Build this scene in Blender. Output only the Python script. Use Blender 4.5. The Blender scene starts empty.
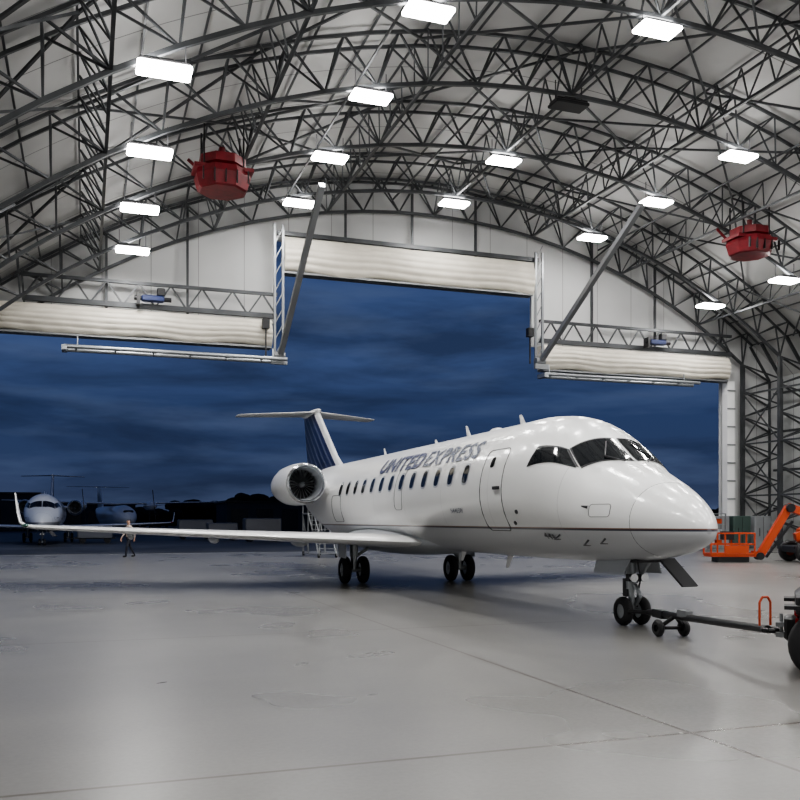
import bpy, bmesh, math, random
from mathutils import Vector, Matrix
random.seed(4)
R2=math.radians
# ------------------------------------------------------------------ builder
class B:
    def __init__(s): s.v=[];s.f=[];s.m=[]
    def add(s,vs,fs,m=0):
        o=len(s.v); s.v+= [tuple(v) for v in vs]
        for i,f in enumerate(fs):
            s.f.append(tuple(o+k for k in f)); s.m.append(m[i] if isinstance(m,list) else m)
    def frame(s,d):
        d=d.normalized(); u=Vector((0,0,1)) if abs(d.z)<.95 else Vector((1,0,0))
        a=d.cross(u).normalized(); b=a.cross(d).normalized(); return a,b
    def beam(s,p,q,w=.1,h=None,m=0):
        p=Vector(p);q=Vector(q)
        if (q-p).length<1e-5: return
        h=h or w; a,b=s.frame(q-p); a=a*w/2;b=b*h/2
        s.add([p-a-b,p+a-b,p+a+b,p-a+b,q-a-b,q+a-b,q+a+b,q-a+b],
          [(0,3,2,1),(4,5,6,7),(0,1,5,4),(1,2,6,5),(2,3,7,6),(3,0,4,7)],m)
    def cyl(s,p,q,r1,r2=None,n=12,m=0,caps=True):
        p=Vector(p);q=Vector(q);r2=r1 if r2 is None else r2;a,b=s.frame(q-p)
        vs=[];
        for c,r in((p,r1),(q,r2)):
            for i in range(n):
                t=2*math.pi*i/n; vs.append(c+a*math.cos(t)*r+b*math.sin(t)*r)
        fs=[(i,(i+1)%n,n+(i+1)%n,n+i) for i in range(n)]
        if caps: fs+=[tuple(range(n-1,-1,-1)),tuple(range(n,2*n))]
        s.add(vs,fs,m)
    def path(s,pts,r,n=8,m=0,closed=False):
        k=len(pts)
        for i in range(k if closed else k-1): s.cyl(pts[i],pts[(i+1)%k],r,r,n,m)
    def box(s,c,d,m=0,rz=0,bev=0):
        x,y,z=d[0]/2,d[1]/2,d[2]/2; c=Vector(c);M=Matrix.Rotation(rz,3,'Z')
        if bev<=0:
            vs=[c+M@Vector(p) for p in[(-x,-y,-z),(x,-y,-z),(x,y,-z),(-x,y,-z),(-x,-y,z),(x,-y,z),(x,y,z),(-x,y,z)]]
            s.add(vs,[(0,3,2,1),(4,5,6,7),(0,1,5,4),(1,2,6,5),(2,3,7,6),(3,0,4,7)],m);return
        b=bev; rings=[]
        for zz,i in((-z,b),(-z+b,0),(z-b,0),(z,b)):
            X=x-i;Y=y-i
            rings.append([c+M@Vector(p) for p in[(-X+b,-Y,zz),(X-b,-Y,zz),(X,-Y+b,zz),(X,Y-b,zz),(X-b,Y,zz),(-X+b,Y,zz),(-X,Y-b,zz),(-X,-Y+b,zz)]])
        s.loft(rings,m)
    def loft(s,rings,m=0,caps=True,closed=True):
        n=len(rings[0]);vs=[p for r in rings for p in r];fs=[];ms=[]
        for i in range(len(rings)-1):
            for j in range(n if closed else n-1):
                fs.append((i*n+j,i*n+(j+1)%n,(i+1)*n+(j+1)%n,(i+1)*n+j)); ms.append(m[i] if isinstance(m,list) else m)
        if caps:
            fs+=[tuple(range(n-1,-1,-1)),tuple(range((len(rings)-1)*n,len(rings)*n))]
            mm=m[0] if isinstance(m,list) else m; ms+=[mm,m[-1] if isinstance(m,list) else m]
        s.add(vs,fs,ms)
    def rev(s,prof,o,ax,n=32,m=0,caps=False):
        o=Vector(o);ax=Vector(ax).normalized();a,b=s.frame(ax)
        rings=[[o+ax*t+a*math.cos(2*math.pi*i/n)*r+b*math.sin(2*math.pi*i/n)*r for i in range(n)] for t,r in prof]
        s.loft(rings,m,caps)
    def ell(s,c,r,m=0,n=16,k=10):
        c=Vector(c);rings=[]
        for i in range(k+1):
            ph=math.pi*i/k; ph=min(max(ph,.02),math.pi-.02)
            rings.append([c+Vector((r[0]*math.sin(ph)*math.cos(2*math.pi*j/n),r[1]*math.sin(ph)*math.sin(2*math.pi*j/n),r[2]*math.cos(ph))) for j in range(n)])
        s.loft(rings,m)
    def build(s,name,mats,parent=None,smooth=False,loc=(0,0,0),rot=(0,0,0),ang=35,recalc=True):
        me=bpy.data.meshes.new(name); me.from_pydata(s.v,[],s.f)
        for x in mats: me.materials.append(x)
        for p,k in zip(me.polygons,s.m): p.material_index=k
        if recalc:
            bm=bmesh.new();bm.from_mesh(me);bmesh.ops.recalc_face_normals(bm,faces=bm.faces);bm.to_mesh(me);bm.free()
        if smooth:
            for p in me.polygons:p.use_smooth=True
            me.set_sharp_from_angle(angle=R2(ang))
        ob=bpy.data.objects.new(name,me);bpy.context.collection.objects.link(ob)
        ob.location=loc;ob.rotation_euler=rot
        if parent: ob.parent=parent
        return ob
def empty(name,loc=(0,0,0),rz=0):
    e=bpy.data.objects.new(name,None);bpy.context.collection.objects.link(e);e.location=loc;e.rotation_euler=(0,0,rz);e.empty_display_size=.3;return e
# ------------------------------------------------------------------ materials
def mat(name,col,rough=.5,metal=0,coat=0,emit=None,estr=0,noise=0,nscale=5,spec=.5):
    m=bpy.data.materials.new(name);m.use_nodes=True;nt=m.node_tree;b=nt.nodes['Principled BSDF']
    b.inputs['Base Color'].default_value=(*col,1);b.inputs['Roughness'].default_value=rough;b.inputs['Metallic'].default_value=metal
    b.inputs['Coat Weight'].default_value=coat;b.inputs['Coat Roughness'].default_value=.08;b.inputs['Specular IOR Level'].default_value=spec
    if emit: b.inputs['Emission Color'].default_value=(*emit,1);b.inputs['Emission Strength'].default_value=estr
    if noise>0:
        tc=nt.nodes.new('ShaderNodeTexCoord');n=nt.nodes.new('ShaderNodeTexNoise');n.inputs['Scale'].default_value=nscale;n.inputs['Detail'].default_value=6
        r=nt.nodes.new('ShaderNodeValToRGB');r.color_ramp.elements[0].position=.3;r.color_ramp.elements[1].position=.7
        r.color_ramp.elements[0].color=(*[c*(1-noise) for c in col],1);r.color_ramp.elements[1].color=(*[min(1,c*(1+noise)) for c in col],1)
        nt.links.new(tc.outputs['Object'],n.inputs['Vector']);nt.links.new(n.outputs['Fac'],r.inputs['Fac']);nt.links.new(r.outputs['Color'],b.inputs['Base Color'])
    return m
class N:
    def __init__(s,m): s.nt=m.node_tree;s.L=s.nt.links
    def n(s,t,**k):
        x=s.nt.nodes.new(t)
        for a,b in k.items(): setattr(x,a,b)
        return x
    def math(s,op,a,b=None,c=None):
        x=s.n('ShaderNodeMath',operation=op)
        for i,v in enumerate((a,b,c)):
            if v is None: continue
            if isinstance(v,(int,float)): x.inputs[i].default_value=v
            else: s.L.new(v,x.inputs[i])
        return x.outputs[0]
    def mix(s,f,a,b):
        x=s.n('ShaderNodeMix',data_type='RGBA')
        if isinstance(f,(int,float)): x.inputs[0].default_value=f
        else: s.L.new(f,x.inputs[0])
        for i,v in((6,a),(7,b)):
            if isinstance(v,tuple): x.inputs[i].default_value=(*v,1)
            else: s.L.new(v,x.inputs[i])
        return x.outputs[2]
white=mat('paint_white',(.82,.82,.82),.28,0,.5,noise=.03,nscale=1.5)
grey=mat('paint_grey',(.42,.44,.47),.4,0,.2)
dark=mat('dark_metal',(.03,.03,.035),.5)
rubber=mat('rubber',(.018,.018,.02),.75)
metal=mat('polished_metal',(.75,.76,.78),.2,1)
alu=mat('aluminium',(.4,.42,.44),.38,.8)
steel=mat('painted_steel',(.07,.074,.079),.42,.4,noise=.3,nscale=1)
lampst=mat('lamp_housing',(.08,.08,.085),.5)
glass=mat('cockpit_glass',(.008,.01,.013),.06,0,.6)
galv=mat('galvanised_steel',(.26,.27,.28),.42,.5)
orange=mat('orange_paint',(.46,.06,.015),.5)
blue=mat('blue_paint',(.012,.025,.1),.4)
red=mat('red_paint',(.16,.006,.012),.45,noise=.3,nscale=3)
letter=mat('lettering_blue',(.02,.03,.1),.4)
letter2=mat('lettering_grey',(.06,.075,.13),.4)
black=mat('black_paint',(.012,.012,.014),.4)
# fuselage paint : belly, cheat line
fus=bpy.data.materials.new('fuselage_paint');fus.use_nodes=True;k=N(fus);b=fus.node_tree.nodes['Principled BSDF']
tc=k.n('ShaderNodeTexCoord');sp=k.n('ShaderNodeSeparateXYZ');k.L.new(tc.outputs['Object'],sp.inputs[0]);z=sp.outputs[2]
nz=k.n('ShaderNodeTexNoise');nz.inputs['Scale'].default_value=1.2;nz.inputs['Detail'].default_value=5;k.L.new(tc.outputs['Object'],nz.inputs['Vector'])
wcol=k.mix(nz.outputs['Fac'],(.78,.785,.79),(.85,.85,.84))
c=k.mix(k.math('LESS_THAN',z,1.6),wcol,(.52,.53,.55))
c=k.mix(k.math('COMPARE',z,1.615,.008),c,(.2,.08,.05))
c=k.mix(k.math('COMPARE',z,1.594,.013),c,(.03,.03,.05))
fr=k.math('FRACT',k.math('MULTIPLY',sp.outputs[1],1/2.4))
c=k.mix(k.math('MULTIPLY',k.math('LESS_THAN',fr,.005),.35),c,(.25,.25,.27))
k.L.new(c,b.inputs['Base Color']);b.inputs['Roughness'].default_value=.3;b.inputs['Coat Weight'].default_value=.5;b.inputs['Coat Roughness'].default_value=.1
# fin paint
fin=bpy.data.materials.new('fin_paint');fin.use_nodes=True;k=N(fin);b=fin.node_tree.nodes['Principled BSDF']
tc=k.n('ShaderNodeTexCoord');sp=k.n('ShaderNodeSeparateXYZ');k.L.new(tc.outputs['Object'],sp.inputs[0])
w=k.math('SUBTRACT',sp.outputs[1],k.math('MULTIPLY_ADD',sp.outputs[2],1.5,14.3))
c=k.mix(k.math('GREATER_THAN',w,.55),(.7,.71,.73),(.012,.022,.09))
c=k.mix(k.math('MULTIPLY',k.math('COMPARE',k.math('PINGPONG',w,.35),.3,.03),k.math('GREATER_THAN',w,.9)),c,(.2,.22,.28))
k.L.new(c,b.inputs['Base Color']);b.inputs['Roughness'].default_value=.35
# concrete floor
flo=bpy.data.materials.new('polished_concrete');flo.use_nodes=True;k=N(flo);b=flo.node_tree.nodes['Principled BSDF']
tc=k.n('ShaderNodeTexCoord');P=tc.outputs['Object'];sp=k.n('ShaderNodeSeparateXYZ');k.L.new(P,sp.inputs[0])
def noi(sc,det,ro=.6,dist=0):
    n=k.n('ShaderNodeTexNoise');n.inputs['Scale'].default_value=sc;n.inputs['Detail'].default_value=det;n.inputs['Roughness'].default_value=ro;n.inputs['Distortion'].default_value=dist;k.L.new(P,n.inputs['Vector']);return n.outputs['Fac']
def ramp(f,a,b_,c0,c1):
    r=k.n('ShaderNodeValToRGB');r.color_ramp.interpolation='EASE';r.color_ramp.elements[0].position=a;r.color_ramp.elements[1].position=b_;r.color_ramp.elements[0].color=(*c0,1);r.color_ramp.elements[1].color=(*c1,1);k.L.new(f,r.inputs[0]);return r.outputs[0]
n1=noi(.22,3,.5);n2=noi(1.1,4,.55);n3=noi(22,3,.6)
c=ramp(n1,.1,.9,(.12,.118,.114),(.215,.211,.204))
c2=ramp(n2,.1,.9,(.12,.118,.114),(.215,.211,.203));c=k.mix(.45,c,c2)
c3=ramp(n3,.1,.9,(.11,.108,.105),(.225,.22,.212));c=k.mix(.3,c,c3)
def joint(s,off,per,wd):
    a=k.math('PINGPONG',k.math('ADD',s,off),per/2);return k.math('LESS_THAN',a,wd)
j=k.math('MAXIMUM',joint(sp.outputs[1],-6.2+60,7.5,.02),joint(sp.outputs[0],-4.7+60,7.5,.02))
c=k.mix(k.math('MULTIPLY',j,.75),c,(.05,.033,.024))
k.L.new(c,b.inputs['Base Color'])
rr=k.n('ShaderNodeMapRange');k.L.new(n1,rr.inputs[0]);rr.inputs[1].default_value=.1;rr.inputs[2].default_value=.9;rr.inputs[3].default_value=.22;rr.inputs[4].default_value=.36
k.L.new(rr.outputs[0],b.inputs['Roughness'])
asph=mat('apron_asphalt',(.07,.072,.078),.5,noise=.35,nscale=.3)
def sheet(name,c0,c1,ax,per,wd,lc,rough=.6):
    m=bpy.data.materials.new(name);m.use_nodes=True;k=N(m);b=m.node_tree.nodes['Principled BSDF']
    tc=k.n('ShaderNodeTexCoord');sp=k.n('ShaderNodeSeparateXYZ');k.L.new(tc.outputs['Object'],sp.inputs[0])
    n=k.n('ShaderNodeTexNoise');n.inputs['Scale'].default_value=.5;n.inputs['Detail'].default_value=5;k.L.new(tc.outputs['Object'],n.inputs['Vector'])
    c=k.mix(n.outputs['Fac'],c0,c1)
    a=k.math('PINGPONG',k.math('ADD',sp.outputs[ax],100),per/2)
    c=k.mix(k.math('LESS_THAN',a,wd),c,lc);k.L.new(c,b.inputs['Base Color']);b.inputs['Roughness'].default_value=rough
    return m
roofm=sheet('roof_cladding',(.4,.4,.395),(.56,.56,.55),1,3.0,.03,(.2,.2,.2))
wallm=sheet('wall_cladding',(.5,.51,.51),(.62,.62,.62),0,2.4,.02,(.28,.28,.28))
wallm2=sheet('side_cladding',(.38,.39,.39),(.5,.51,.51),1,1.0,.02,(.18,.18,.18))
fabric=mat('door_fabric',(.66,.62,.54),.7,noise=.1,nscale=.8)
# ------------------------------------------------------------------ hangar shell
CX=18.5;RB=35.5;Z0=19.0;ZC=Z0-RB
def arc(ph,r): return (CX+r*math.sin(ph),ZC+r*math.cos(ph))
Y0,Y1=-16.0,48.0
q=B();q.box((18,16.1,-.1),(53,64.4,.2));q.build('floor',[flo])
q=B();q.box((0,248.4,-.2),(700,400,.3));q.build('apron_ground',[asph])
q=B();q.box((18.,48.35,.005),(44,.12,.02));q.build('door_threshold_rail',[galv])
# ceiling
q=B();rings=[]
phs=[R2(-44.2+ (42.2+44.2)*i/60) for i in range(61)]
for y in (Y0-.2,Y1+.4):
    rings.append([Vector((arc(p,RB+1.95)[0],y,arc(p,RB+1.95)[1])) for p in phs]+[Vector((arc(p,RB+2.1)[0],y,arc(p,RB+2.1)[1])) for p in reversed(phs)])
q.loft(rings);q.build('ceiling',[roofm],smooth=True)
def skinz(x,r=RB+1.95): return ZC+math.sqrt(r*r-(x-CX)**2)
q=B();q.box((-7.7,16,5.3),(.2,64.4,10.6));q.build('wall_left',[wallm2])
q=B();q.box((43.75,16,5.7),(.2,64.4,11.4));q.build('wall_right',[wallm2])
def endwall(name,y,seg):
    q=B()
    for x0,x1,zl in seg:
        n=max(1,int((x1-x0)/1.0))
        for i in range(n):
            a=x0+(x1-x0)*i/n;c=x0+(x1-x0)*(i+1)/n
            za,zc_=skinz(a),skinz(c)
            vs=[(a,y,zl),(c,y,zl),(c,y,zc_),(a,y,za),(a,y+.2,zl),(c,y+.2,zl),(c,y+.2,zc_),(a,y+.2,za)]
            q.add(vs,[(0,1,2,3),(7,6,5,4),(0,4,5,1),(3,2,6,7),(0,3,7,4),(1,5,6,2)])
    q.build(name,[wallm],recalc=False)
endwall('wall_far',Y1+.05,[(-7.6,-4.7,0),(-4.7,9.6,12.35),(9.6,25.1,16.85),(25.1,38.75,12.1),(38.75,43.65,0)])
endwall('wall_near',Y0-.1,[(-7.6,43.65,0)])
# ------------------------------------------------------------------ trusses
q=B()
PL,PR=-43.6,37.3;NP=24
ph=[R2(PL+(PR-PL)*i/NP) for i in range(NP+1)]
TY=[44.2-6*i for i in range(10)]
def P3(p,r,y): x,z=arc(p,r); return Vector((x,y,z))
D=1.7
def arch(y,off=.55):
    for i in range(NP):
        a,b2=ph[i],ph[i+1];mid=(a+b2)/2
        q.beam(P3(a,RB,y),P3(b2,RB,y),.145)
        for o in(-off,off):
            q.beam(P3(a,RB+D,y+o),P3(b2,RB+D,y+o),.11)
            q.beam(P3(a,RB,y),P3(mid,RB+D,y+o),.07);q.beam(P3(mid,RB+D,y+o),P3(b2,RB,y),.07)
        q.beam(P3(mid,RB+D,y-off),P3(mid,RB+D,y+off),.06)
def column(y,side):
    if side>0: xi,zi=arc(ph[-1],RB);xo,zo=arc(ph[-1],RB+D);xo=xi+2.6;zo=10.9
    else: xi,zi=arc(ph[0],RB);xo=xi-1.3;zo=9.8
    q.beam((xi,y,0),(xi,y,zi),.22)
    for o in(-.55,.55):
        q.beam((xo,y+o,0),(xo,y+o,zo),.16)
        q.beam((xo,y+o,zo),P3(ph[-1] if side>0 else ph[0],RB+D,y+o),.16)
        n=7
        for i in range(n):
            z0=zi*i/n;z1=zi*(i+1)/n;zo1=min(zo,(z0+z1)/2)
            q.beam((xi,y,z0),(xo,y+o,zo1),.09);q.beam((xo,y+o,zo1),(xi,y,z1),.09)
for y in TY+[47.5]:
    arch(y,.55 if y<47 else .3);column(y,1);column(y,-1)
ally=[47.5]+TY
for kx in range(0,NP+1):
    a=ph[kx]
    q.beam(P3(a,RB+D+.1,47.9),P3(a,RB+D+.1,Y0),.07)
for kx in range(1,NP+1,3):
    a=ph[kx]
    for i in range(len(ally)-1):
        y1,y0=ally[i],ally[i+1]
        q.beam(P3(a,RB+.05,y0),P3(a,RB+.05,y1),.11)
        n=4 if y1-y0>4 else 2
        for j in range(n):
            ya=y0+(y1-y0)*j/n;yb=y0+(y1-y0)*(j+1)/n;ym=(ya+yb)/2
            q.beam(P3(a,RB+.05,ya),P3(a,RB+D,ym),.055);q.beam(P3(a,RB+D,ym),P3(a,RB+.05,yb),.055)
for i in range(1,len(ally)-1):
    y1,y0=ally[i],ally[i+1]
    for kx in range(1,NP-1,3):
        a,c_=ph[kx],ph[min(NP,kx+3)]
        rr_=RB+.1 if (i+kx//3)%2==0 else RB+D
        q.beam(P3(a,rr_,y0),P3(c_,RB+D if rr_<RB+1 else rr_,y1),.085);q.beam(P3(c_,rr_,y0),P3(a,RB+D if rr_<RB+1 else rr_,y1),.085)
for zz in (2.5,5,7.5,10):
    q.beam((42.7,Y0,zz),(42.7,47.7,zz),.14);
for zz in (3.3,6.6,9.8):
    q.beam((40.0,41,zz),(40.0,47.5,zz),.1)
for z0 in(0,3.3,6.6):
    q.beam((40,44.2,z0),(40,47.5,z0+3.3),.07);q.beam((40,47.5,z0),(40,44.2,z0+3.3),.07)
q.build('roof_truss_frame',[steel],recalc=False)
q=B()
for p in (R2(-14),R2(-4),R2(9),R2(17)):
    q.cyl(P3(p,RB+.5,Y0+.4),P3(p,RB+.5,47.0),.055,n=8)
q.build('sprinkler_pipe',[steel],smooth=True)
# ------------------------------------------------------------------ door gear
q=B()
def header(x0,x1,z,y=47.25):
    q.beam((x0,y,z),(x1,y,z),.22,.25);q.beam((x0,y,z+1.15),(x1,y,z+1.15),.16,.16)
    n=int((x1-x0)/1.5)
    for i in range(n):
        a=x0+(x1-x0)*i/n;c=x0+(x1-x0)*(i+1)/n;m_=(a+c)/2
        q.beam((a,y,z),(m_,y,z+1.15),.08);q.beam((m_,y,z+1.15),(c,y,z),.08)
header(-2.9,9.6,12.55);header(25.2,38.9,12.3)
q.beam((9.6,47.25,17.0),(25.1,47.25,17.0),.22)
for x in (1,5,29,33.5): q.beam((x,47.7,12.4),(x,47.7,skinz(x)-.3),.12)
for x in (13.5,17.4,21.3): q.beam((x,47.7,16.9),(x,47.7,skinz(x)-.3),.12)
q.build('door_header_truss',[steel],recalc=False)
def bundle(x0,x1,zb,zt,name='fabric_door'):
    q=B();n=110;rings=[];rd=random.Random(int(x0*7+99))
    H=zt-zb;folds=5
    ph_=[rd.uniform(0,6) for _ in range(12)]
    for i in range(n+1):
        u=i/n;x=x0+(x1-x0)*u;ring=[]
        sag=-.05*math.sin(u*math.pi*5+ph_[0])-.03*math.sin(u*23+ph_[1])
        m=30
        for j in range(m+1):
            v=j/m;z=zb+H*v+sag*(1-v)
            bulge=.055*abs(math.sin(v*math.pi*folds+.2*math.sin(u*9+ph_[2])))**.7+.012*math.sin(u*70+v*7+ph_[3])*(1-v)
            ring.append(Vector((x,47.15-bulge-.25*math.sin(v*math.pi),z)))
        for j in range(6):
            v=1-j/5;ring.append(Vector((x,47.85+.1*math.sin(v*3),zb+H*v+sag*(1-v))))
        rings.append(ring)
    q.loft(rings)
    q.beam((x0,47.5,zb-.06),(x1,47.5,zb-.06),.7,.1,1)
    q.build(name,[fabric,galv],smooth=True,ang=60)
bundle(-5.0,9.3,10.95,12.3);bundle(9.97,24.75,15.0,16.8);bundle(25.4,38.6,10.65,12.05)
def mullion(x,yb,zb,yt,zt):
    q=B()
    for o in(-.22,.22): q.beam((x+o,47.0,zb-.3),(x+o,47.0,17.4),.12)
    for i in range(8): q.beam((x-.22,47.0,zb+i*.85),(x+.22,47.0,zb+(i+1)*.85),.05)
    p=Vector((x+.05,yb,zb));r=Vector((x+.05,yt,zt));q.beam(p,r,.26,.26,1)
    q.cyl((x-.3,yb,zb),(x+.3,yb,zb),.22,n=12,m=0)
    q.box((x-.75,46.7,zb+1.6),(.35,.35,.5),2);q.beam((x-.75,46.7,zb+1.4),(x-.75,46.7,zb-.2),.07,m=2)
    q.beam((x-.5,46.6,zb-.35),(x+.35,46.6,zb-.35),.2,.3,1)
    q.build('swing_up_mullion',[galv,galv,black],smooth=False)
mullion(9.65,46.9,10.4,38.0,16.3);mullion(25.05,46.9,11.0,36.8,16.8)
def dtube(x0,x1,z):
    q=B()
    q.cyl((x0,46.75,z),(x1,46.75,z),.1,n=12);q.cyl((x0,46.1,z+.06),(x1,46.1,z+.06),.1,n=12)
    for i in range(6):
        x=x0+(x1-x0)*(i+.3)/6;q.beam((x,46.1,z+.06),(x,46.75,z),.08)
    for x in(x0+.6,x1-.6):
        q.beam((x,46.75,z),(x,46.85,z+.7),.06)
    q.beam((x0,46.0,z),(x0,46.9,z),.24,.24)
    q.build('door_bottom_rail',[alu],smooth=True)
dtube(-.96,9.9,10.05);dtube(25,35.6,10.1)
for x,z in((3.2,12.85),(33,12.6)):
    q=B();q.box((x,46.75,z),(1.1,.4,.3),0,bev=.05);q.cyl((x-.9,46.75,z),(x+.9,46.75,z),.12,m=1);q.box((x+.4,46.75,z+.35),(.4,.35,.4),1,bev=.04);q.box((x-.7,46.8,z-.05),(.15,.5,.6),1)
    q.build('door_winch',[blue,black],smooth=True)
q=B();q.box((38.9,47.5,5.3),(.55,.5,10.6),0);
for i in range(9): q.box((38.9,47.22,.8+i*1.15),(.6,.06,.08),1)
q.build('door_jamb',[white,galv])
# ------------------------------------------------------------------ lamps
lensM=mat('lamp_lens',(.9,.9,.9),.4,emit=(1,.98,.95),estr=35)
cols=[(-16.4,14.5),(-8.4,17.65),(0,18.6),(8.4,17.65),(16.4,14.45)]
q=B();q.box((0,0,.12),(1.4,.7,.1),0,bev=.03);q.box((0,0,-.0),(1.5,.8,.14),1,bev=.03)
for sx in(-.6,.6):
    q.beam((sx,0,.15),(sx,0,.95),.03)
q.box((0,0,.23),(.5,.3,.12),0)
lamp_me=None
for ci,(dx,z) in enumerate(cols):
    for ri,y in enumerate(TY):
        lit=not(ci==2 and ri==2)
        if lamp_me is None:
            o=q.build('high_bay_light',[lampst,lensM],smooth=False);lamp_me=o.data
        else:
            o=bpy.data.objects.new('high_bay_light',lamp_me);bpy.context.collection.objects.link(o)
        if not lit:
            me2=lamp_me.copy();me2.materials[1]=black;me2.materials[0]=black;o.data=me2
        o.location=(CX+dx,y,z-.05)
        if lit:
            L=bpy.data.lights.new('lamp',type='AREA');L.shape='RECTANGLE';L.size=1.4;L.size_y=.72;L.energy=218;L.color=(1,.985,.965)
            lo=bpy.data.objects.new('lamp',L);bpy.context.collection.objects.link(lo);lo.parent=o;lo.location=(0,0,-.09)
            L=bpy.data.lights.new('uplight',type='AREA');L.shape='RECTANGLE';L.size=1.2;L.size_y=.6;L.energy=45;L.color=(1,.985,.965)
            lo=bpy.data.objects.new('uplight',L);bpy.context.collection.objects.link(lo);lo.parent=o;lo.location=(0,0,.32);lo.rotation_euler=(math.pi,0,0)
# added fill lamp, unseen outside the gable, brightens the parked jets and apron
fx,fy,fz=0.5,48.75,14.0
q=B();q.box((fx,fy-.25,fz),(.1,.5,.1),0);q.box((fx,fy+.1,fz),(.7,.3,.45),0,bev=.04);q.box((fx,fy+.27,fz-.02),(.6,.04,.36),1)
o=q.build('added_apron_fill',[lampst,mat('added_fill_lens',(.9,.9,.9),.3,emit=(1,.95,.85),estr=20)])
L=bpy.data.lights.new('added_fill_spot',type='SPOT');L.energy=5500;L.spot_size=R2(80);L.spot_blend=.6;L.shadow_soft_size=.25;L.color=(.85,.9,1)
lo=bpy.data.objects.new('added_fill_spot',L);bpy.context.collection.objects.link(lo);lo.parent=o;lo.location=(fx,fy+.5,fz)
lo.rotation_euler=(Vector((-5,78,1))-Vector((fx,fy+.5,fz))).to_track_quat('-Z','Y').to_euler()
def foam(x,y,z):
    q=B()
    n=8
    def ring(zz,r,rx=1.0):
        return [Vector((x+r*rx*math.cos(2*math.pi*(i+.5)/n),y+r*math.sin(2*math.pi*(i+.5)/n),zz)) for i in range(n)]
    q.loft([ring(z+.75,.75),ring(z+.7,.98),ring(z+.35,1.0),ring(z+.3,.8)],0)
    q.loft([ring(z+.3,.6),ring(z+.2,1.1),ring(z-.1,1.2),ring(z-.6,1.05),ring(z-.65,.95)],0)
    q.box((x,y,z+.18),(2.4,1.3,.16),0)
    for i in range(5): q.box((x-.9+i*.45,y-1.08,z-.3),(.05,.12,.5),1)
    for sx in(-.8,.8):
        for sy in(-.5,.5): q.beam((x+sx,y+sy,z+.3),(x+sx,y+sy,z+1.9),.06,m=1)
    q.cyl((x,y,z+.7),(x,y,z+1.2),.13,m=0)
    q.cyl((x-.3,y+.9,z+.1),(x-1.3,y+.9,z+.9),.07,m=0)
    q.build('foam_generator',[red,black])
foam(5.35,37.6,15.95);foam(32.1,37.6,15.9)
# ------------------------------------------------------------------ regional jet
def interp(tab,t):
    xs=[a for a,_ in tab];ys=[b_ for _,b_ in tab];n=len(xs)
    if t<=xs[0]:return ys[0]
    if t>=xs[-1]:return ys[-1]
    d=[(ys[i+1]-ys[i])/(xs[i+1]-xs[i]) for i in range(n-1)]
    m=[d[0]]+[0 if d[i-1]*d[i]<=0 else 2*d[i-1]*d[i]/(d[i-1]+d[i]) for i in range(1,n-1)]+[d[-1]]
    for i in range(n-1):
        if t<=xs[i+1]:
            h=xs[i+1]-xs[i];s=(t-xs[i])/h
            return (2*s**3-3*s*s+1)*ys[i]+(s**3-2*s*s+s)*h*m[i]+(-2*s**3+3*s*s)*ys[i+1]+(s**3-s*s)*h*m[i+1]
TOP=[(0,1.58),(.03,1.69),(.1,1.79),(.25,1.93),(.5,2.1),(1,2.36),(1.5,2.57),(1.9,2.74),(2.2,2.94),(2.55,3.18),(2.9,3.4),(3.3,3.57),(3.8,3.68),(4.5,3.73),(5.5,3.72),(17.5,3.7),(20,3.7),(22,3.64),(24,3.5),(26,3.3),(26.7,3.2)]
BOT=[(0,1.58),(.03,1.49),(.1,1.42),(.25,1.34),(.5,1.26),(1,1.16),(1.5,1.1),(2,1.06),(3,1.02),(5.5,1.0),(16.5,1.0),(18,1.08),(20,1.38),(22,1.85),(24,2.35),(26,2.8),(26.7,2.98)]
HW=[(0,.0),(.03,.1),(.1,.2),(.25,.34),(.5,.51),(1,.76),(1.5,.94),(2,1.08),(2.5,1.19),(3,1.26),(3.8,1.33),(5,1.345),(17,1.345),(19,1.27),(21,1.08),(23,.8),(25,.46),(26,.28),(26.7,.12)]
def fs_(t,a):
    tp,bt,hw=interp(TOP,t),interp(BOT,t),interp(HW,t);zc=bt+.47*(tp-bt)
    ca=math.cos(a);z=zc+(tp-zc)*ca if ca>0 else zc+(zc-bt)*ca
    return Vector((-hw*math.sin(a),t,z))
def surf(t,a,off=0):
    p=fs_(t,a)
    if off:
        e=1e-3;du=fs_(t+e,a)-fs_(t-e,a);dv=fs_(t,a+e)-fs_(t,a-e);n=du.cross(dv).normalized()
        if n.dot(p-Vector((0,t,(interp(TOP,t)+interp(BOT,t))/2)))<0:n=-n
        p=p+n*off
    return p
def aofz(t,z):
    tp,bt=interp(TOP,t),interp(BOT,t);zc=bt+.47*(tp-bt)
    c=(z-zc)/(tp-zc) if z>zc else (z-zc)/(zc-bt)
    return math.acos(max(-1,min(1,c)))
AX,AY=8.6,10.9
jet=empty('regional_jet',(AX,AY,0))
kids=[]
def kb(q,name,mats,**k):
    o=q.build(name,mats,parent=jet,**k);kids.append(o);return o
ts=[0,.004,.015,.03,.06,.1,.16,.25,.35]+[.5+.1*i for i in range(46)]+[5.5+.5*i for i in range(24)]+[17.5+.4*i for i in range(23)]+[26.7]
q=B();n=64;rings=[]
for t in ts:
    rings.append([fs_(max(t,.0008),2*math.pi*i/n) for i in range(n)])
q.loft(rings);kb(q,'fuselage',[fus],smooth=True,ang=60)
q=B()
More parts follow.
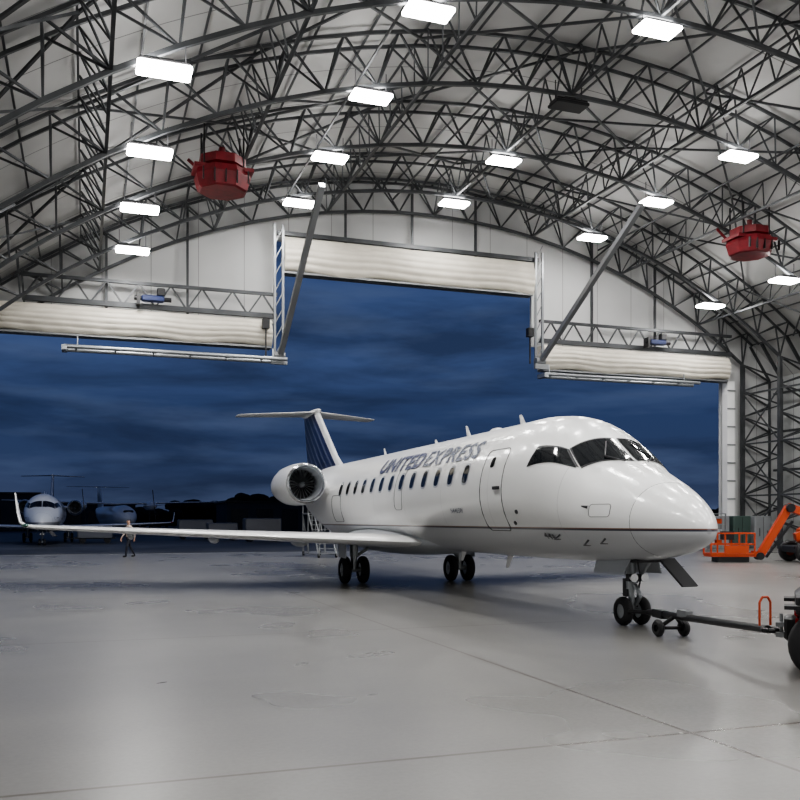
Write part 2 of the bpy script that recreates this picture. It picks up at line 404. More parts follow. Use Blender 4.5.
def patch(c,n,m,off,mt,mir=True):
    for sg in((1,-1) if mir else (1,)):
        vs=[]
        for i in range(n+1):
            for j in range(m+1):
                u,v=i/n,j/m
                t=(1-u)*(1-v)*c[0][0]+u*(1-v)*c[1][0]+u*v*c[2][0]+(1-u)*v*c[3][0]
                a=(1-u)*(1-v)*c[0][1]+u*(1-v)*c[1][1]+u*v*c[2][1]+(1-u)*v*c[3][1]
                vs.append(surf(t,sg*R2(a),off))
        fs=[(i*(m+1)+j,(i+1)*(m+1)+j,(i+1)*(m+1)+j+1,i*(m+1)+j+1) for i in range(n) for j in range(m)]
        q.add(vs,fs,mt)
ws=[(1.88,2.5),(2.22,47),(2.62,39.5),(2.48,2.5)]
sw=[(2.27,50.5),(3.36,69),(3.3,54),(2.68,43)]
def grow(c,g,ga):
    mt=sum(p[0] for p in c)/4;ma=sum(p[1] for p in c)/4
    return [(p[0]+(g if p[0]>mt else -g),p[1]+(ga if p[1]>ma else -ga)) for p in c]
patch(grow(ws,.035,1.2),14,8,.008,1);patch(ws,14,8,.016,0)
patch(grow(sw,.035,1.8),12,8,.008,1);patch(sw,12,8,.016,0)
def rwin(t0,z0,w,h,off,mt,sg,pw=3.5):
    n=24;vs=[]
    for r in (0,.5,1):
        for i in range(n):
            th=2*math.pi*i/n;cx=math.copysign(abs(math.cos(th))**(2/pw),math.cos(th))*w/2*r;cz=math.copysign(abs(math.sin(th))**(2/pw),math.sin(th))*h/2*r
            t=t0+cx;vs.append(surf(t,sg*aofz(t,z0+cz),off))
    fs=[(k_*n+i,k_*n+(i+1)%n,(k_+1)*n+(i+1)%n,(k_+1)*n+i) for k_ in(0,1) for i in range(n)]
    q.add(vs,fs,mt)
for sg in(1,-1):
    for i in range(13):
        t=5.95+.79*i
        rwin(t,2.68,.33,.45,.006,2,sg);rwin(t,2.68,.25,.36,.012,0,sg)
    rwin(4.75,2.85,.16,.2,.012,0,sg)
kb(q,'windows',[glass,dark,grey],smooth=True,recalc=False)
q=B()
def seam(t0,t1,z0,z1,sg,r=.009,rc=.12):
    pts=[]
    def arcp(cx,cz,s0):
        for i in range(5):
            th=s0+math.pi/2*i/4;pts.append((cx+rc*math.cos(th),cz+rc*math.sin(th)))
    arcp(t1-rc,z1-rc,0);
    arcp(t0+rc,z1-rc,math.pi/2);
    for k_ in range(1,6): pts.append((t0,z1-rc-(z1-z0-2*rc)*k_/6))
    arcp(t0+rc,z0+rc,math.pi);arcp(t1-rc,z0+rc,1.5*math.pi)
    for k_ in range(1,6): pts.append((t1,z0+rc+(z1-z0-2*rc)*k_/6))
    q.path([surf(t,sg*aofz(t,z),.002) for t,z in pts],r,6,0,True)
seam(4.2,5.15,1.55,3.1,1);seam(4.1,5.1,1.5,3.3,-1);seam(9.75,10.3,2.0,3.1,1,.006);seam(9.75,10.3,2.0,3.1,-1,.006);seam(15.3,16.3,1.7,2.5,1)
q.path([surf(.95,2*math.pi*i/40,-.001) for i in range(40)],.004,6,0,True)
for sg in(1,-1):
    seam(1.3,1.7,1.8,2.0,sg,.004,.05)
    for t,z in((1.75,1.95),(1.5,1.45),(1.9,1.42),(2.6,1.5)):
        p=surf(t,sg*aofz(t,z),0);o=surf(t,sg*aofz(t,z),.12);q.cyl(p,o,.018,.014,8,0);q.cyl(o,o+Vector((0,-.2,0)),.014,.006,8,0)
    for t,z in((3.7,1.9),(3.9,1.7)): 
        p=surf(t,sg*aofz(t,z),0);q.cyl(p,surf(t,sg*aofz(t,z),.02),.04,n=12,m=0)
for i,pp in enumerate([(1.97,12),(1.97,-12)]):
    q.path([surf(1.85,R2(pp[1]),.03),surf(2.1,R2(pp[1]+12 if i==0 else pp[1]-12),.04),surf(2.4,R2(pp[1]*1.0),.04)],.014,6,0)
q.box(surf(4.4,aofz(4.4,2.35),.02),(.05,.22,.06),0)
kb(q,'panel_lines',[dark])
q=B()
def blade(t,h,c,m=0,a=0):
    p=surf(t,a,-.02);d=(surf(t,a,.1)-surf(t,a,0)).normalized();rings=[]
    for s,cc in((0,c),(h*.9,c*.55),(h,c*.4)):
        b0=p+d*s+Vector((0,s*.6,0));rings.append([b0+Vector((0,-cc/2,0)),b0+Vector((.02,0,0)),b0+Vector((0,cc/2,0)),b0+Vector((-.02,0,0))])
    q.loft(rings,m)
for t,h in((5.9,.25),(8.7,.3),(10.8,.15),(15,.25)): blade(t,h,.26)
blade(6.5,.3,.3,0,math.pi);blade(9,.25,.3,0,math.pi)
q.ell((0,7.2,3.71),(.12,.3,.08));kb(q,'antennas',[white],smooth=True)
def lettering(txt,size,t0,a0,sg,m,sx=1.0,bold=0.0,name='lettering'):
    cu=bpy.data.curves.new('txt','FONT');cu.body=txt;cu.size=size;cu.offset=bold;cu.resolution_u=3;cu.space_character=1.12
    ob=bpy.data.objects.new('txt',cu);bpy.context.collection.objects.link(ob)
    dg=bpy.context.evaluated_depsgraph_get();me=bpy.data.meshes.new_from_object(ob.evaluated_get(dg))
    bpy.data.objects.remove(ob)
    bm=bmesh.new();bm.from_mesh(me)
    es=[e for e in bm.edges if e.calc_length()>.12]
    if es: bmesh.ops.subdivide_edges(bm,edges=es,cuts=2)
    bmesh.ops.triangulate(bm,faces=bm.faces[:])
    mx=0
    for v in bm.verts:
        gx,gy=v.co.x*sx,v.co.y;mx=max(mx,gx)
        t=t0-gx if sg>0 else t0+gx
        v.co=surf(t,sg*(a0-gy/1.35),.018)
    bm.to_mesh(me);bm.free();me.materials.clear();me.materials.append(m)
    o=bpy.data.objects.new(name,me);bpy.context.collection.objects.link(o);o.parent=jet;kids.append(o);return mx
w1=lettering('UNITED',.6,12.1,R2(60),1,letter,1.36,.024)
lettering('EXPRESS',.6,12.1-w1-.12,R2(60),1,letter2,1.28,.012)
w2=lettering('UNITED',.6,5.6,R2(60),-1,letter,1.36,.024)
lettering('EXPRESS',.6,5.6+w2+.12,R2(60),-1,letter2,1.28,.012)
lettering('446',.2,3.1,aofz(2.5,1.4),1,dark,1.1,.008);lettering('446',.2,2.3,aofz(2.5,1.4),-1,dark,1.1,.008)
lettering('N446SW',.16,6.7,aofz(6,1.9),1,letter2,1,.002)
def foil(q,secs,m=0,n=14):
    rings=[]
    for (x,t,z,c,th,up) in secs:
        up=Vector((up[0],0,up[1])).normalized();pts=[]
        def yt(s): return 5*(.2969*math.sqrt(s)-.126*s-.3516*s*s+.2843*s**3-.1036*s**4)
        for i in range(n+1):
            s=(1-math.cos(math.pi*i/n))/2;pts.append(Vector((x,t+c*s,z))+up*yt(s)*th*1.05)
        for i in range(n-1,0,-1):
            s=(1-math.cos(math.pi*i/n))/2;pts.append(Vector((x,t+c*s,z))-up*yt(s)*th*.95)
        rings.append(pts)
    q.loft(rings,m)
for sg,nm in((-1,'wing_starboard'),(1,'wing_port')):
    q=B();secs=[]
    for lat,t,z,c,th,u in[(.7,9.4,1.2,5.6,.36,(0,1)),(1.35,10.0,1.22,5.0,.33,(0,1)),(3.4,11.15,1.3,3.7,.27,(0,1)),(6.5,12.9,1.42,2.5,.19,(0,1)),(9.9,14.85,1.56,1.45,.12,(0,1)),(10.15,15.05,1.6,1.35,.1,(-.35,1)),(10.27,15.22,1.7,1.22,.08,(-.8,.7)),(10.34,15.5,1.95,1.0,.07,(-1,.2)),(10.45,16.15,2.5,.55,.04,(-1,.2))]:
        secs.append((sg*lat,t,z,c,th*1.0,(sg*u[0],u[1])))
    foil(q,secs,0)
    kb(q,nm,[white,grey],smooth=True,ang=50)
    q=B()
    for lat,t,z in((2.9,13.7,1.14),(5.2,14.3,1.24),(7.4,14.9,1.35)):
        q.ell((sg*lat,t+.4,z-.02),(.09,1.0,.13),0)
    kb(q,'flap_fairings_%s'%('s' if sg<0 else 'p'),[grey],smooth=True,ang=60)
    q=B();q.ell((sg*10.1,15.1,1.6),(.12,.14,.05),0);kb(q,'nav_light',[mat('nav_lens',(.05,.12,.1) if sg<0 else (.4,.02,.02),.1)],smooth=True)
    q=B();foil(q,[(sg*.0,23.5,6.0,2.1,.09,(0,1)),(sg*2.75,24.9,5.95,1.15,.05,(0,1)),(sg*2.85,25.05,5.95,.9,.03,(0,1))]);kb(q,'tailplane_%s'%('s' if sg<0 else 'p'),[white],smooth=True,ang=50)
    S=.86
    q=B();o=(sg*2.04,16.7,2.9);ax=(0,1,0)
    def pr(l): return [(a_,r_*S) for a_,r_ in l]
    q.rev(pr([(.9,.54),(.5,.57),(.2,.6),(.1,.615)]),o,ax,40,2)
    q.rev(pr([(.1,.615),(.03,.65),(0,.68),(.03,.715),(.12,.745)]),o,ax,40,1)
    q.rev(pr([(.12,.745),(.35,.775),(.8,.79),(1.5,.79),(2.2,.76),(2.9,.66),(3.3,.58),(3.3,.54),(2.7,.52)]),o,ax,40,0)
    q.rev(pr([(2.6,.4),(3.2,.4),(3.8,.3),(3.8,.26),(3.3,.2),(4.0,.02)]),o,ax,24,3)
    q.rev(pr([(.9,.54),(.9,.01)]),o,ax,40,3)
    q.rev(pr([(2.7,.52),(2.7,.3)]),o,ax,40,3)
    q.rev(pr([(.38,.01),(.45,.07),(.6,.14),(.75,.18)]),o,ax,20,1)
    for i in range(22):
        th=2*math.pi*i/22;ov=Vector(o)
        def pt(r,dth,y): return ov+Vector((math.cos(th+dth)*r*S,y,math.sin(th+dth)*r*S))
        q.add([pt(.15,-.12,.68),pt(.15,.12,.82),pt(.54,.1,.78),pt(.54,-.04,.62)],[(0,1,2,3)],4)
    kb(q,'engine_%s'%('s' if sg<0 else 'p'),[white,metal,grey,dark,alu],smooth=True,ang=50)
    q=B();foil(q,[(sg*.9,17.5,2.95,3.0,.25,(0,1)),(sg*1.55,17.6,2.92,2.7,.2,(0,1))]);kb(q,'pylon_%s'%('s' if sg<0 else 'p'),[white],smooth=True,ang=50)
    q=B();x=sg*1.58;t=13.05
    for o2 in(-.26,.26):
        s0=x+o2-.11
        q.rev([(0,.2),(0,.31),(.03,.355),(.07,.375),(.15,.375),(.19,.355),(.22,.31),(.22,.2)],(s0,t,.375),(1,0,0),28,0)
        q.rev([(.02,.01),(.03,.2)],(s0,t,.375),(1,0,0),24,1);q.rev([(.2,.01),(.19,.2)],(s0,t,.375),(1,0,0),24,1)
        q.rev([(-.01,.01),(-.01,.07),(.03,.08)],(s0,t,.375),(1,0,0),12,1)
    q.cyl((x-.3,t,.375),(x+.3,t,.375),.06,m=1);q.cyl((x,t,.375),(x,t,1.3),.085,m=1);q.cyl((x,t,.75),(x,t,1.3),.12,m=1)
    q.cyl((x,t,.7),(x-sg*.75,t,1.2),.045,m=1);q.beam((x,t+.12,.5),(x,t+.3,.8),.05,m=1);q.beam((x,t+.3,.8),(x,t+.12,1.1),.05,m=1)
    q.box((x+sg*.33,t,.98),(.03,.7,.55),2)
    kb(q,'main_gear_%s'%('s' if sg<0 else 'p'),[rubber,alu,grey],smooth=True,ang=40)
q=B();q.ell((0,12.9,1.22),(1.42,4.3,.42),0,32,20);kb(q,'belly_fairing',[grey],smooth=True,ang=80)
q=B();foil(q,[(0,18.3,3.55,7.0,.12,(1,0)),(0,19.9,3.75,5.4,.26,(1,0)),(0,20.6,4.1,4.6,.3,(1,0)),(0,23.2,5.92,2.6,.2,(1,0)),(0,23.3,6.02,2.5,.12,(1,0))]);kb(q,'fin',[fin],smooth=True,ang=50)
q=B();q.ell((0,24.5,6.02),(.14,1.5,.13));kb(q,'tail_bullet',[white],smooth=True,ang=80)
q=B();t=1.98
for o2 in(-.17,.17):
    s0=o2-.07
    q.rev([(0,.12),(0,.19),(.02,.225),(.05,.24),(.09,.24),(.12,.225),(.14,.19),(.14,.12)],(s0,t,.24),(1,0,0),26,0)
    q.rev([(.02,.01),(.02,.13)],(s0,t,.24),(1,0,0),20,1);q.rev([(.12,.01),(.12,.13)],(s0,t,.24),(1,0,0),20,1)
q.cyl((-.2,t,.24),(.2,t,.24),.04,m=1);q.cyl((0,t,.24),(0,t+.05,1.2),.05,m=1);q.cyl((0,t+.02,.6),(0,t+.06,1.25),.085,m=1)
q.cyl((0,t,.75),(0,t+.75,1.15),.035,m=1);q.cyl((.09,t,.72),(.09,t-.4,1.1),.03,m=1)
q.beam((0,t-.1,.35),(0,t-.24,.5),.05,m=1);q.beam((0,t-.24,.5),(0,t-.08,.68),.05,m=1)
q.box((0,t-.12,.8),(.34,.1,.12),2);q.box((0,t+.12,.62),(.12,.14,.3),2)
for sx in(-.1,.1): q.cyl((sx,t-.17,.8),(sx,t-.22,.8),.07,n=14,m=3)
q.path([Vector((.06,t-.05,1.1)),Vector((.1,t-.1,.8)),Vector((.05,t-.08,.5)),Vector((.1,t,.3))],.015,6,2)
for sg in(-1,1):
    q.add([(sg*.25,t-.35,1.12),(sg*.25,t+.65,1.08),(sg*.36,t+.6,.85),(sg*.36,t-.3,.87),(sg*.27,t-.35,1.12),(sg*.27,t+.65,1.08),(sg*.38,t+.6,.85),(sg*.38,t-.3,.87)],[(0,1,2,3),(7,6,5,4),(0,4,5,1),(1,5,6,2),(2,6,7,3),(3,7,4,0)],4)
q.box((0,t+.05,1.1),(.46,1.0,.08),2)
q.add([(.32,t-.3,1.12),(.62,t-.3,1.12),(1.0,t-.42,.66),(.7,t-.42,.66),(.32,t-.26,1.1),(.62,t-.26,1.1),(1.0,t-.38,.64),(.7,t-.38,.64)],[(0,1,2,3),(7,6,5,4),(0,4,5,1),(1,5,6,2),(2,6,7,3),(3,7,4,0)],2)
kb(q,'nose_gear',[rubber,alu,dark,metal,grey],smooth=True,ang=40)
jet2=empty('regional_jet',(-2.9,66.7,-.05))
for o in kids:
    c=bpy.data.objects.new(o.name.split('.')[0],o.data);bpy.context.collection.objects.link(c);c.parent=jet2
# ------------------------------------------------------------------ tow bar, tug
q=B()
A=Vector((8.58,12.6,.26));Z=Vector((7.66,8.66,.45))
q.cyl(A.lerp(Z,.08),Z,.05,n=12);d=(Z-A).normalized();s_=Vector((d.y,-d.x,0))
for sg in(-1,1):
    q.cyl(A+s_*.2*sg,A.lerp(Z,.12),.03)
    w=A.lerp(Z,.3)+s_*.2*sg;q.rev([(0,.05),(0,.1),(.03,.13),(.06,.13),(.09,.1),(.09,.05)],(w.x-.045,w.y,.13),(1,0,0),20,0)
    q.cyl((w.x,w.y,.13),A.lerp(Z,.34),.03)
w=A.lerp(Z,.3);q.cyl(w+s_*.23+Vector((0,0,.13-w.z)),w-s_*.23+Vector((0,0,.13-w.z)),.025)
q.box(A.lerp(Z,.2),(.12,.35,.12),0,rz=-.2);q.box(A.lerp(Z,.42)+Vector((0,0,.05)),(.1,.3,.1),1,rz=-.2)
q.path([Z+Vector((.1*math.cos(i*.6283),.1*math.sin(i*.6283)-.05,0)) for i in range(10)],.03,8,0,True)
hp=A.lerp(Z,.98)
q.path([hp+Vector((-.07,0,.04)),hp+Vector((-.07,.0,.32)),hp+Vector((-.03,0,.38)),hp+Vector((.05,0,.38)),hp+Vector((.09,0,.32)),hp+Vector((.09,0,.04))],.014,8,2)
q.build('tow_bar',[black,galv,orange],smooth=True)
tug=empty('aircraft_tug',(7.74,8.38,0),R2(-42.2))
q=B()
q.box((1.5,0,.52),(2.8,1.15,.34),0,bev=.05);q.box((.5,0,.8),(.9,1.2,.3),0,bev=.06);q.box((2.3,0,.85),(1.2,1.15,.45),1,bev=.08)
q.box((1.35,.0,.75),(.6,1.0,.12),0);q.box((1.15,0,1.05),(.15,.9,.5),0,bev=.04);q.box((1.4,0,.85),(.5,.9,.14),0,bev=.04)
q.cyl((1.75,.2,1.0),(1.6,.2,1.25),.02);q.path([Vector((1.58+.06*math.sin(i*.524)*.6,.2+.18*math.cos(i*.524),1.27+.12*math.sin(i*.524))) for i in range(12)],.015,6,0,True)
q.box((.0,0,.5),(.14,.35,.28),0,bev=.03);q.box((-.07,0,.42),(.18,.2,.05),2);q.box((-.07,0,.54),(.18,.2,.05),2);q.cyl((-.1,0,.38),(-.1,0,.66),.02,m=2)
for sy in(-.6,.6): q.box((.06,sy*.75,.62),(.03,.14,.08),3)
for x in(.34,2.35):
    for sy in(-1,1):
        q.rev([(0,.17),(0,.3),(.04,.36),(.09,.375),(.17,.375),(.22,.36),(.26,.3),(.26,.17)],(x,sy*.56-.13,.375),(0,1,0),28,4)
        q.rev([(.03,.01),(.05,.18)],(x,sy*.56-.13,.375),(0,1,0),20,2);q.rev([(.23,.01),(.21,.18)],(x,sy*.56-.13,.375),(0,1,0),20,2)
        q.box((x+.04,sy*.56,.79),(.9,.3,.04),0)
q.build('tug_body',[black,grey,galv,mat('tail_lens',(.5,.02,.02),.2),rubber],parent=tug,smooth=True,ang=40)
# ------------------------------------------------------------------ boom lift
bl=empty('boom_lift',(26.4,30.5,0),R2(-19.3))
q=B()
X0,X1=-2.05,-.25
for y in(-.45,.45):
    for z in(.35,.75,1.2): q.beam((X0,y,z),(X1,y,z),.06)
    for x in(X0,X0+.58,X0+1.16,X1): q.beam((x,y,.3),(x,y,1.2),.06)
for x in(X0,X1):
    for z in(.35,.75,1.2): q.beam((x,-.45,z),(x,.45,z),.06)
q.box(((X0+X1)/2,0,.28),(1.8,.9,.1),0);q.box((-1.1,.35,1.1),(.5,.25,.35),1);q.box((-1.1,0,.12),(1.3,.75,.22),1)
q.box((-1.0,-.47,.55),(1.0,.03,.3),0)
q.beam((-.2,0,.35),(.15,0,.3),.25,m=0);q.beam((.1,0,.2),(1.35,0,2.3),.24,.3);q.beam((1.3,.0,2.3),(3.2,0,1.6),.28,.32);q.cyl((1.35,-.25,2.25),(1.35,.25,2.25),.18,m=1)
q.beam((.4,.0,.2),(1.5,0,1.7),.09,m=1);q.beam((3.3,0,1.6),(1.6,0,1.05),.26,.3)
q.cyl((.1,-.2,.25),(.1,.2,.25),.16,m=1)
q.box((2.6,0,.55),(2.6,1.3,.3),1,bev=.05);q.box((2.9,0,1.1),(1.9,1.6,.75),0,bev=.12);q.cyl((2.6,0,.6),(2.6,0,.8),.5,m=1)
for x in(1.7,3.5):
    for sy in(-1,1): q.rev([(0,.2),(0,.36),(.04,.42),(.1,.44),(.2,.44),(.26,.42),(.3,.36),(.3,.2)],(x,sy*.8-.15,.44),(0,1,0),24,1);q.cyl((x,sy*.8-.1,.44),(x,sy*.8+.1,.44),.2,m=0)
q.build('lift_body',[orange,black],parent=bl)
# ------------------------------------------------------------------ storage along right wall
q=B()
for i in range(3):
    x0=36.5+i*1.6;
    q.box((x0,45.6,1.0),(1.3,.7,2.0),i%2,bev=.03);q.box((x0-.3,45.23,1.0),(.03,.03,.5),2);q.box((x0,45.24,1.0),(.015,.02,1.85),2)
q.build('tool_cabinet',[mat('cabinet_grey',(.22,.23,.24),.5),mat('cabinet_green',(.05,.08,.07),.5),black])
q=B()
for x in(32.8,34.2):
    for y in(42,43.2): q.beam((x,y,0),(x,y,2.1),.06)
for z in(.3,.9,1.5,2.1): q.box((33.5,42.6,z),(1.45,1.25,.05),0)
for i in range(9): q.box((33+.5*(i%3),42.5,.48+.6*(i//3)),(.34,.5,.28),1+i%2,bev=.02)
q.build('parts_rack',[galv,orange,grey])
# ------------------------------------------------------------------ maintenance stair
q=B()
for i in range(9):
    q.box((0,i*.25,.2+i*.22),(.8,.26,.03),0)
for sx in(-.42,.42):
    q.beam((sx,-.1,.1),(sx,2.1,2.05),.06);q.beam((sx,-.1,1.1),(sx,2.1,3.05),.04);q.beam((sx,2.1,2.05),(sx,3.2,2.05),.06);q.beam((sx,2.1,3.05),(sx,3.2,3.05),.04)
    for a,z in((-.1,.1),(.6,.75),(1.3,1.4),(2.1,2.05),(3.2,2.05)): q.beam((sx,a,z),(sx,a,z+1.0),.04)
    q.beam((sx,2.1,.1),(sx,2.1,2.05),.06);q.beam((sx,3.2,.1),(sx,3.2,2.05),.06);q.beam((sx,2.1,.2),(sx,3.2,2.0),.04);q.beam((sx,-.1,.12),(sx,3.2,.12),.05)
    for y in(0,3.1): q.cyl((sx-.04,y,.1),(sx+.04,y,.1),.1,m=1)
q.box((0,2.65,2.07),(.84,1.1,.04),0)
q.build('maintenance_stair',[galv,rubber],loc=(10.6,40.5,0))
# ------------------------------------------------------------------ turboprop outside
def cam2w(px,Y): 
    X=(px-400)/900*Y; return (.944*X+.33*Y,-.33*X+.944*Y)
tx,ty=cam2w(130,100)
tp=empty('turboprop_airliner',(tx,ty,-.05),R2(8))
q=B();rings=[]
for t,zc,r in((0,1.9,.02),(.3,1.95,.5),(1,2.05,.85),(2,2.15,1.15),(3.5,2.2,1.3),(14,2.2,1.3),(18,2.6,.95),(22,3.1,.35),(23,3.2,.1)):
    rings.append([Vector((r*math.sin(2*math.pi*i/24),t,zc+r*math.cos(2*math.pi*i/24))) for i in range(24)])
q.loft(rings,0)
for sg in(-1,1):
    foil(q,[(sg*.0,8.5,3.75,2.9,.25,(0,1)),(sg*4,8.6,3.85,2.8,.25,(0,1)),(sg*12.5,9.3,4.1,1.4,.1,(0,1))])
    q.rev([(0,.05),(.3,.25),(.6,.42),(1.5,.55),(4,.5),(5.5,.15)],(sg*4,6.2,3.5),(0,1,0),20,0)
    for i in range(4):
        th=math.pi/2*i+.1;p=Vector((sg*4,6.35,3.5));e=p+Vector((math.cos(th)*1.9,0,math.sin(th)*1.9));m_=p.lerp(e,.5);q.beam(p,m_,.18,.05,1);q.beam(m_,e,.26,.04,1)
    q.cyl((sg*4,9,.35),(sg*4,9,3.4),.08,m=1);q.cyl((sg*4-.25,9,.42),(sg*4+.25,9,.42),.42,n=20,m=1)
    foil(q,[(0,21,6.2,1.9,.12,(0,1)),(sg*4,21.8,6.2,1.1,.06,(0,1))])
foil(q,[(0,17.5,3.2,5,.2,(1,0)),(0,20.6,6.3,2.4,.15,(1,0))])
q.cyl((0,2,.3),(0,2,1.3),.06,m=1);q.cyl((-.2,2,.3),(.2,2,.3),.3,n=20,m=1)
q.box((0,.95,2.75),(1.1,.5,.3),1,bev=.1)
q.build('turboprop_body',[white,black],parent=tp,smooth=True,ang=40)
def cart(px,Y,L,H,m):
    x,y=cam2w(px,Y);q=B();q.box((x,y,H/2+.3),(L,1.5,H),0,bev=.08);q.box((x,y,.35),(L+.4,1.3,.12),1)
    for sx in(-.35,.35):
        for sy in(-.6,.6): q.cyl((x+sx*L,y+sy-.08,.2),(x+sx*L,y+sy+.08,.2),.25,n=16,m=1)
    q.beam((x-L/2,y,.35),(x-L/2-1,y,.25),.06,m=1)
    q.build('baggage_cart',[m,rubber],smooth=True,ang=40)
dg_=mat('cart_grey',(.12,.125,.14),.5)
cart(195,85,3.2,1.5,dg_);cart(222,80,2.6,1.2,dg_);cart(262,75,3.0,1.6,dg_);cart(95,70,2.6,1.0,dg_)
leaf=mat('foliage_dark',(.01,.014,.012),.9,noise=.4,nscale=.5)
q=B();rd=random.Random(3)
px=-120
while px<1000:
    Y=rd.uniform(210,260);x,y=cam2w(px,Y)
    big=1.0 if 175<px<300 else (.4 if px<175 else .5)
    h=rd.uniform(5,8)*big+1.5;w=rd.uniform(5,8)
    q.cyl((x,y,0),(x,y,h*.5),.4,.25,6)
    for _ in range(12):
        c=Vector((x+rd.uniform(-w,w)*.8,y+rd.uniform(-2,2),h*rd.uniform(.15,.8)));r=rd.uniform(.15,.32)*w
        q.ell(c,(r*1.3,r,min(r,c.z)*rd.uniform(.6,1)),0,9,6)
    px+=rd.uniform(6,10)
q.build('tree_line',[leaf])
bm_=mat('terminal_cladding',(.05,.055,.065),.7)
for px,Y,L,H in((300,150,26,4.5),(60,190,30,5),(-40,150,25,6)):
    x,y=cam2w(px,Y);q=B();q.box((x,y,H/2),(L,12,H),0);q.box((x,y,H+.15),(L+.6,12.6,.3),1);
    for i in range(int(L/4)): q.box((x-L/2+2+i*4,y-6.05,1.9),(2.6,.1,3.2),1)
    q.build('airport_building',[bm_,black])
# ------------------------------------------------------------------ person
def person(loc,rz):
    J={};V=[];E=[];Rr=[]
    def j(n,p,r,par=None):
        J[n]=len(V);V.append(p);Rr.append(r)
        if par: E.append((J[par],J[n]))
    j('pel',(0,0,.96),(.16,.12));j('bel',(0,0,1.1),(.145,.105),'pel');j('che',(0,0,1.3),(.175,.12),'bel');j('sho',(0,0,1.43),(.14,.09),'che')
    j('nek',(0,-.01,1.51),(.055,.055),'sho');j('chn',(0,-.03,1.58),(.07,.075),'nek');j('hed',(0,-.02,1.67),(.08,.1),'chn');j('top',(0,-.01,1.75),(.065,.08),'hed')
    j('nos',(0,-.13,1.64),(.014,.014),'hed')
    for s,n in((-1,'l'),(1,'r')):
        f=s*.22
        j('hip'+n,(s*.1,0,.9),(.095,.1),'pel');j('kne'+n,(s*.11,-f*.7-.03,.5),(.062,.066),'hip'+n);j('ank'+n,(s*.11,-f*1.1+(.12 if f<0 else .0),.1),(.042,.045),'kne'+n)
        a=V[J['ank'+n]];j('hee'+n,(a[0],a[1]+.02,.045),(.045,.04),'ank'+n);j('toe'+n,(a[0]*1.1,a[1]-.17,.035),(.042,.032),'hee'+n)
        j('shl'+n,(s*.19,0,1.41),(.065,.07),'sho');j('elb'+n,(s*.25,.04+f*.5,1.13),(.042,.044),'shl'+n);j('wri'+n,(s*.25,-.05+f*.9,.9),(.028,.03),'elb'+n)
        w=V[J['wri'+n]];j('plm'+n,(w[0],w[1]-.02,w[2]-.07),(.02,.038),'wri'+n)
        for k_,(dy,L) in enumerate(((-.03,.065),(-.01,.078),(.01,.073),(.03,.058))):
            j('f%d%s'%(k_,n),(w[0]-s*.005,w[1]-.02+dy,w[2]-.11),(.009,.009),'plm'+n);j('g%d%s'%(k_,n),(w[0]-s*.025,w[1]-.025+dy,w[2]-.11-L),(.008,.008),'f%d%s'%(k_,n))
        j('th'+n,(w[0]-s*.01,w[1]-.065,w[2]-.09),(.01,.01),'plm'+n)
    me=bpy.data.meshes.new('person');me.from_pydata(V,E,[]);ob=bpy.data.objects.new('tmp',me);bpy.context.collection.objects.link(ob)
    sk=ob.modifiers.new('s','SKIN')
    for i,v in enumerate(me.skin_vertices[0].data): v.radius=Rr[i];v.use_root=(i==0)
    sb=ob.modifiers.new('b','SUBSURF');sb.levels=2;sb.render_levels=2
    dg=bpy.context.evaluated_depsgraph_get();m2=bpy.data.meshes.new_from_object(ob.evaluated_get(dg));bpy.data.objects.remove(ob)
    ms=[mat('skin',(.5,.3,.22),.6),mat('hi_vis_vest',(.6,.5,.45),.6),mat('trousers',(.02,.022,.035),.8),mat('shoes',(.01,.01,.01),.5),mat('hair',(.03,.02,.015),.7),mat('reflective_band',(.85,.85,.8),.3)]
    m2.materials.clear()
    for m in ms:m2.materials.append(m)
    for p in m2.polygons:
        c=p.center;p.use_smooth=True
        if c.z<.09:i=3
        elif c.z<.97 and abs(c.x)<.2:i=2
        elif c.z>1.71 or (c.z>1.6 and c.y>.03):i=4
        elif c.z>1.52:i=0
        elif c.z<.93:i=0
        elif 1.12<c.z<1.17 or 1.25<c.z<1.3:i=5
        else:i=1
        p.material_index=i
    o=bpy.data.objects.new('ground_crew_worker',m2);bpy.context.collection.objects.link(o);o.location=loc;o.rotation_euler=(0,0,rz)
x,y=cam2w(129,42.6);person((x,y,0),R2(-60))
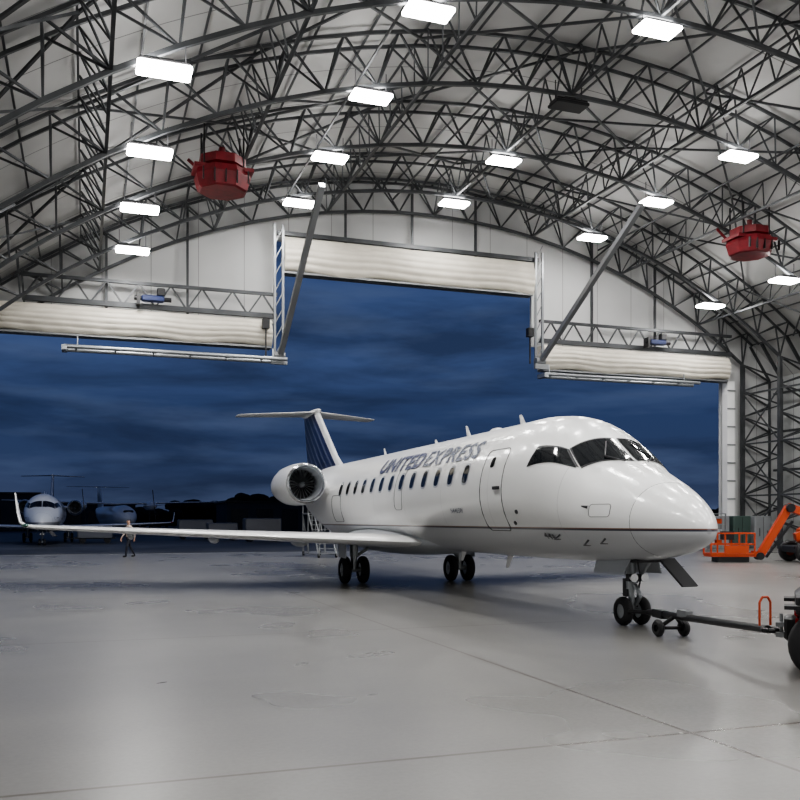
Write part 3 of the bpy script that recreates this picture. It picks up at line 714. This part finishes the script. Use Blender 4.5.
# ------------------------------------------------------------------ world
w=bpy.data.worlds.new('dusk_sky');bpy.context.scene.world=w;w.use_nodes=True;nt=w.node_tree;bg=nt.nodes['Background']
class K(N):
    def __init__(s,nt): s.nt=nt;s.L=nt.links
k=K(nt)
tc=k.n('ShaderNodeTexCoord');sp=k.n('ShaderNodeSeparateXYZ');k.L.new(tc.outputs['Generated'],sp.inputs[0])
mp=k.n('ShaderNodeMapping');mp.inputs['Scale'].default_value=(1.6,1.6,9);mp.inputs['Location'].default_value=(.4,2.1,.3);k.L.new(tc.outputs['Generated'],mp.inputs[0])
n1=k.n('ShaderNodeTexNoise');n1.inputs['Scale'].default_value=2.2;n1.inputs['Detail'].default_value=9;n1.inputs['Roughness'].default_value=.58;n1.inputs['Distortion'].default_value=.25;k.L.new(mp.outputs[0],n1.inputs['Vector'])
gr=k.n('ShaderNodeValToRGB');cr=gr.color_ramp
cr.elements[0].position=0;cr.elements[0].color=(.065,.085,.15,1)
cr.elements[1].position=1;cr.elements[1].color=(.02,.03,.08,1)
for p,c in((.05,(.038,.056,.12)),(.12,(.036,.058,.135)),(.18,(.058,.09,.2)),(.26,(.05,.08,.185)),(.4,(.03,.05,.14))):
    e=cr.elements.new(p);e.color=(*c,1)
k.L.new(sp.outputs[2],gr.inputs[0])
cl=k.n('ShaderNodeValToRGB');cl.color_ramp.elements[0].position=.42;cl.color_ramp.elements[1].position=.64;k.L.new(n1.outputs['Fac'],cl.inputs[0])
cc=k.mix(k.math('MULTIPLY',cl.outputs[0],.65),gr.outputs[0],(.017,.025,.055))
n2=k.n('ShaderNodeTexNoise');n2.inputs['Scale'].default_value=3.5;n2.inputs['Detail'].default_value=7;k.L.new(mp.outputs[0],n2.inputs['Vector'])
c2=k.n('ShaderNodeValToRGB');c2.color_ramp.elements[0].position=.48;c2.color_ramp.elements[1].position=.7;k.L.new(n2.outputs['Fac'],c2.inputs[0])
cc=k.mix(k.math('MULTIPLY',c2.outputs[0],.45),cc,(.095,.13,.23))
k.L.new(cc,bg.inputs['Color']);bg.inputs['Strength'].default_value=1.0
# ------------------------------------------------------------------ camera
cd=bpy.data.cameras.new('camera');cd.sensor_width=36;cd.lens=40.5;cd.shift_y=.15;cd.clip_end=2000;cd.clip_start=.05
co=bpy.data.objects.new('camera',cd);bpy.context.collection.objects.link(co);co.location=(0,0,1.75);co.rotation_euler=(R2(90),0,-math.atan2(.33,.944))
bpy.context.scene.camera=co
try: bpy.context.scene.view_settings.look='AgX - Medium High Contrast'
except Exception as e: print(e)
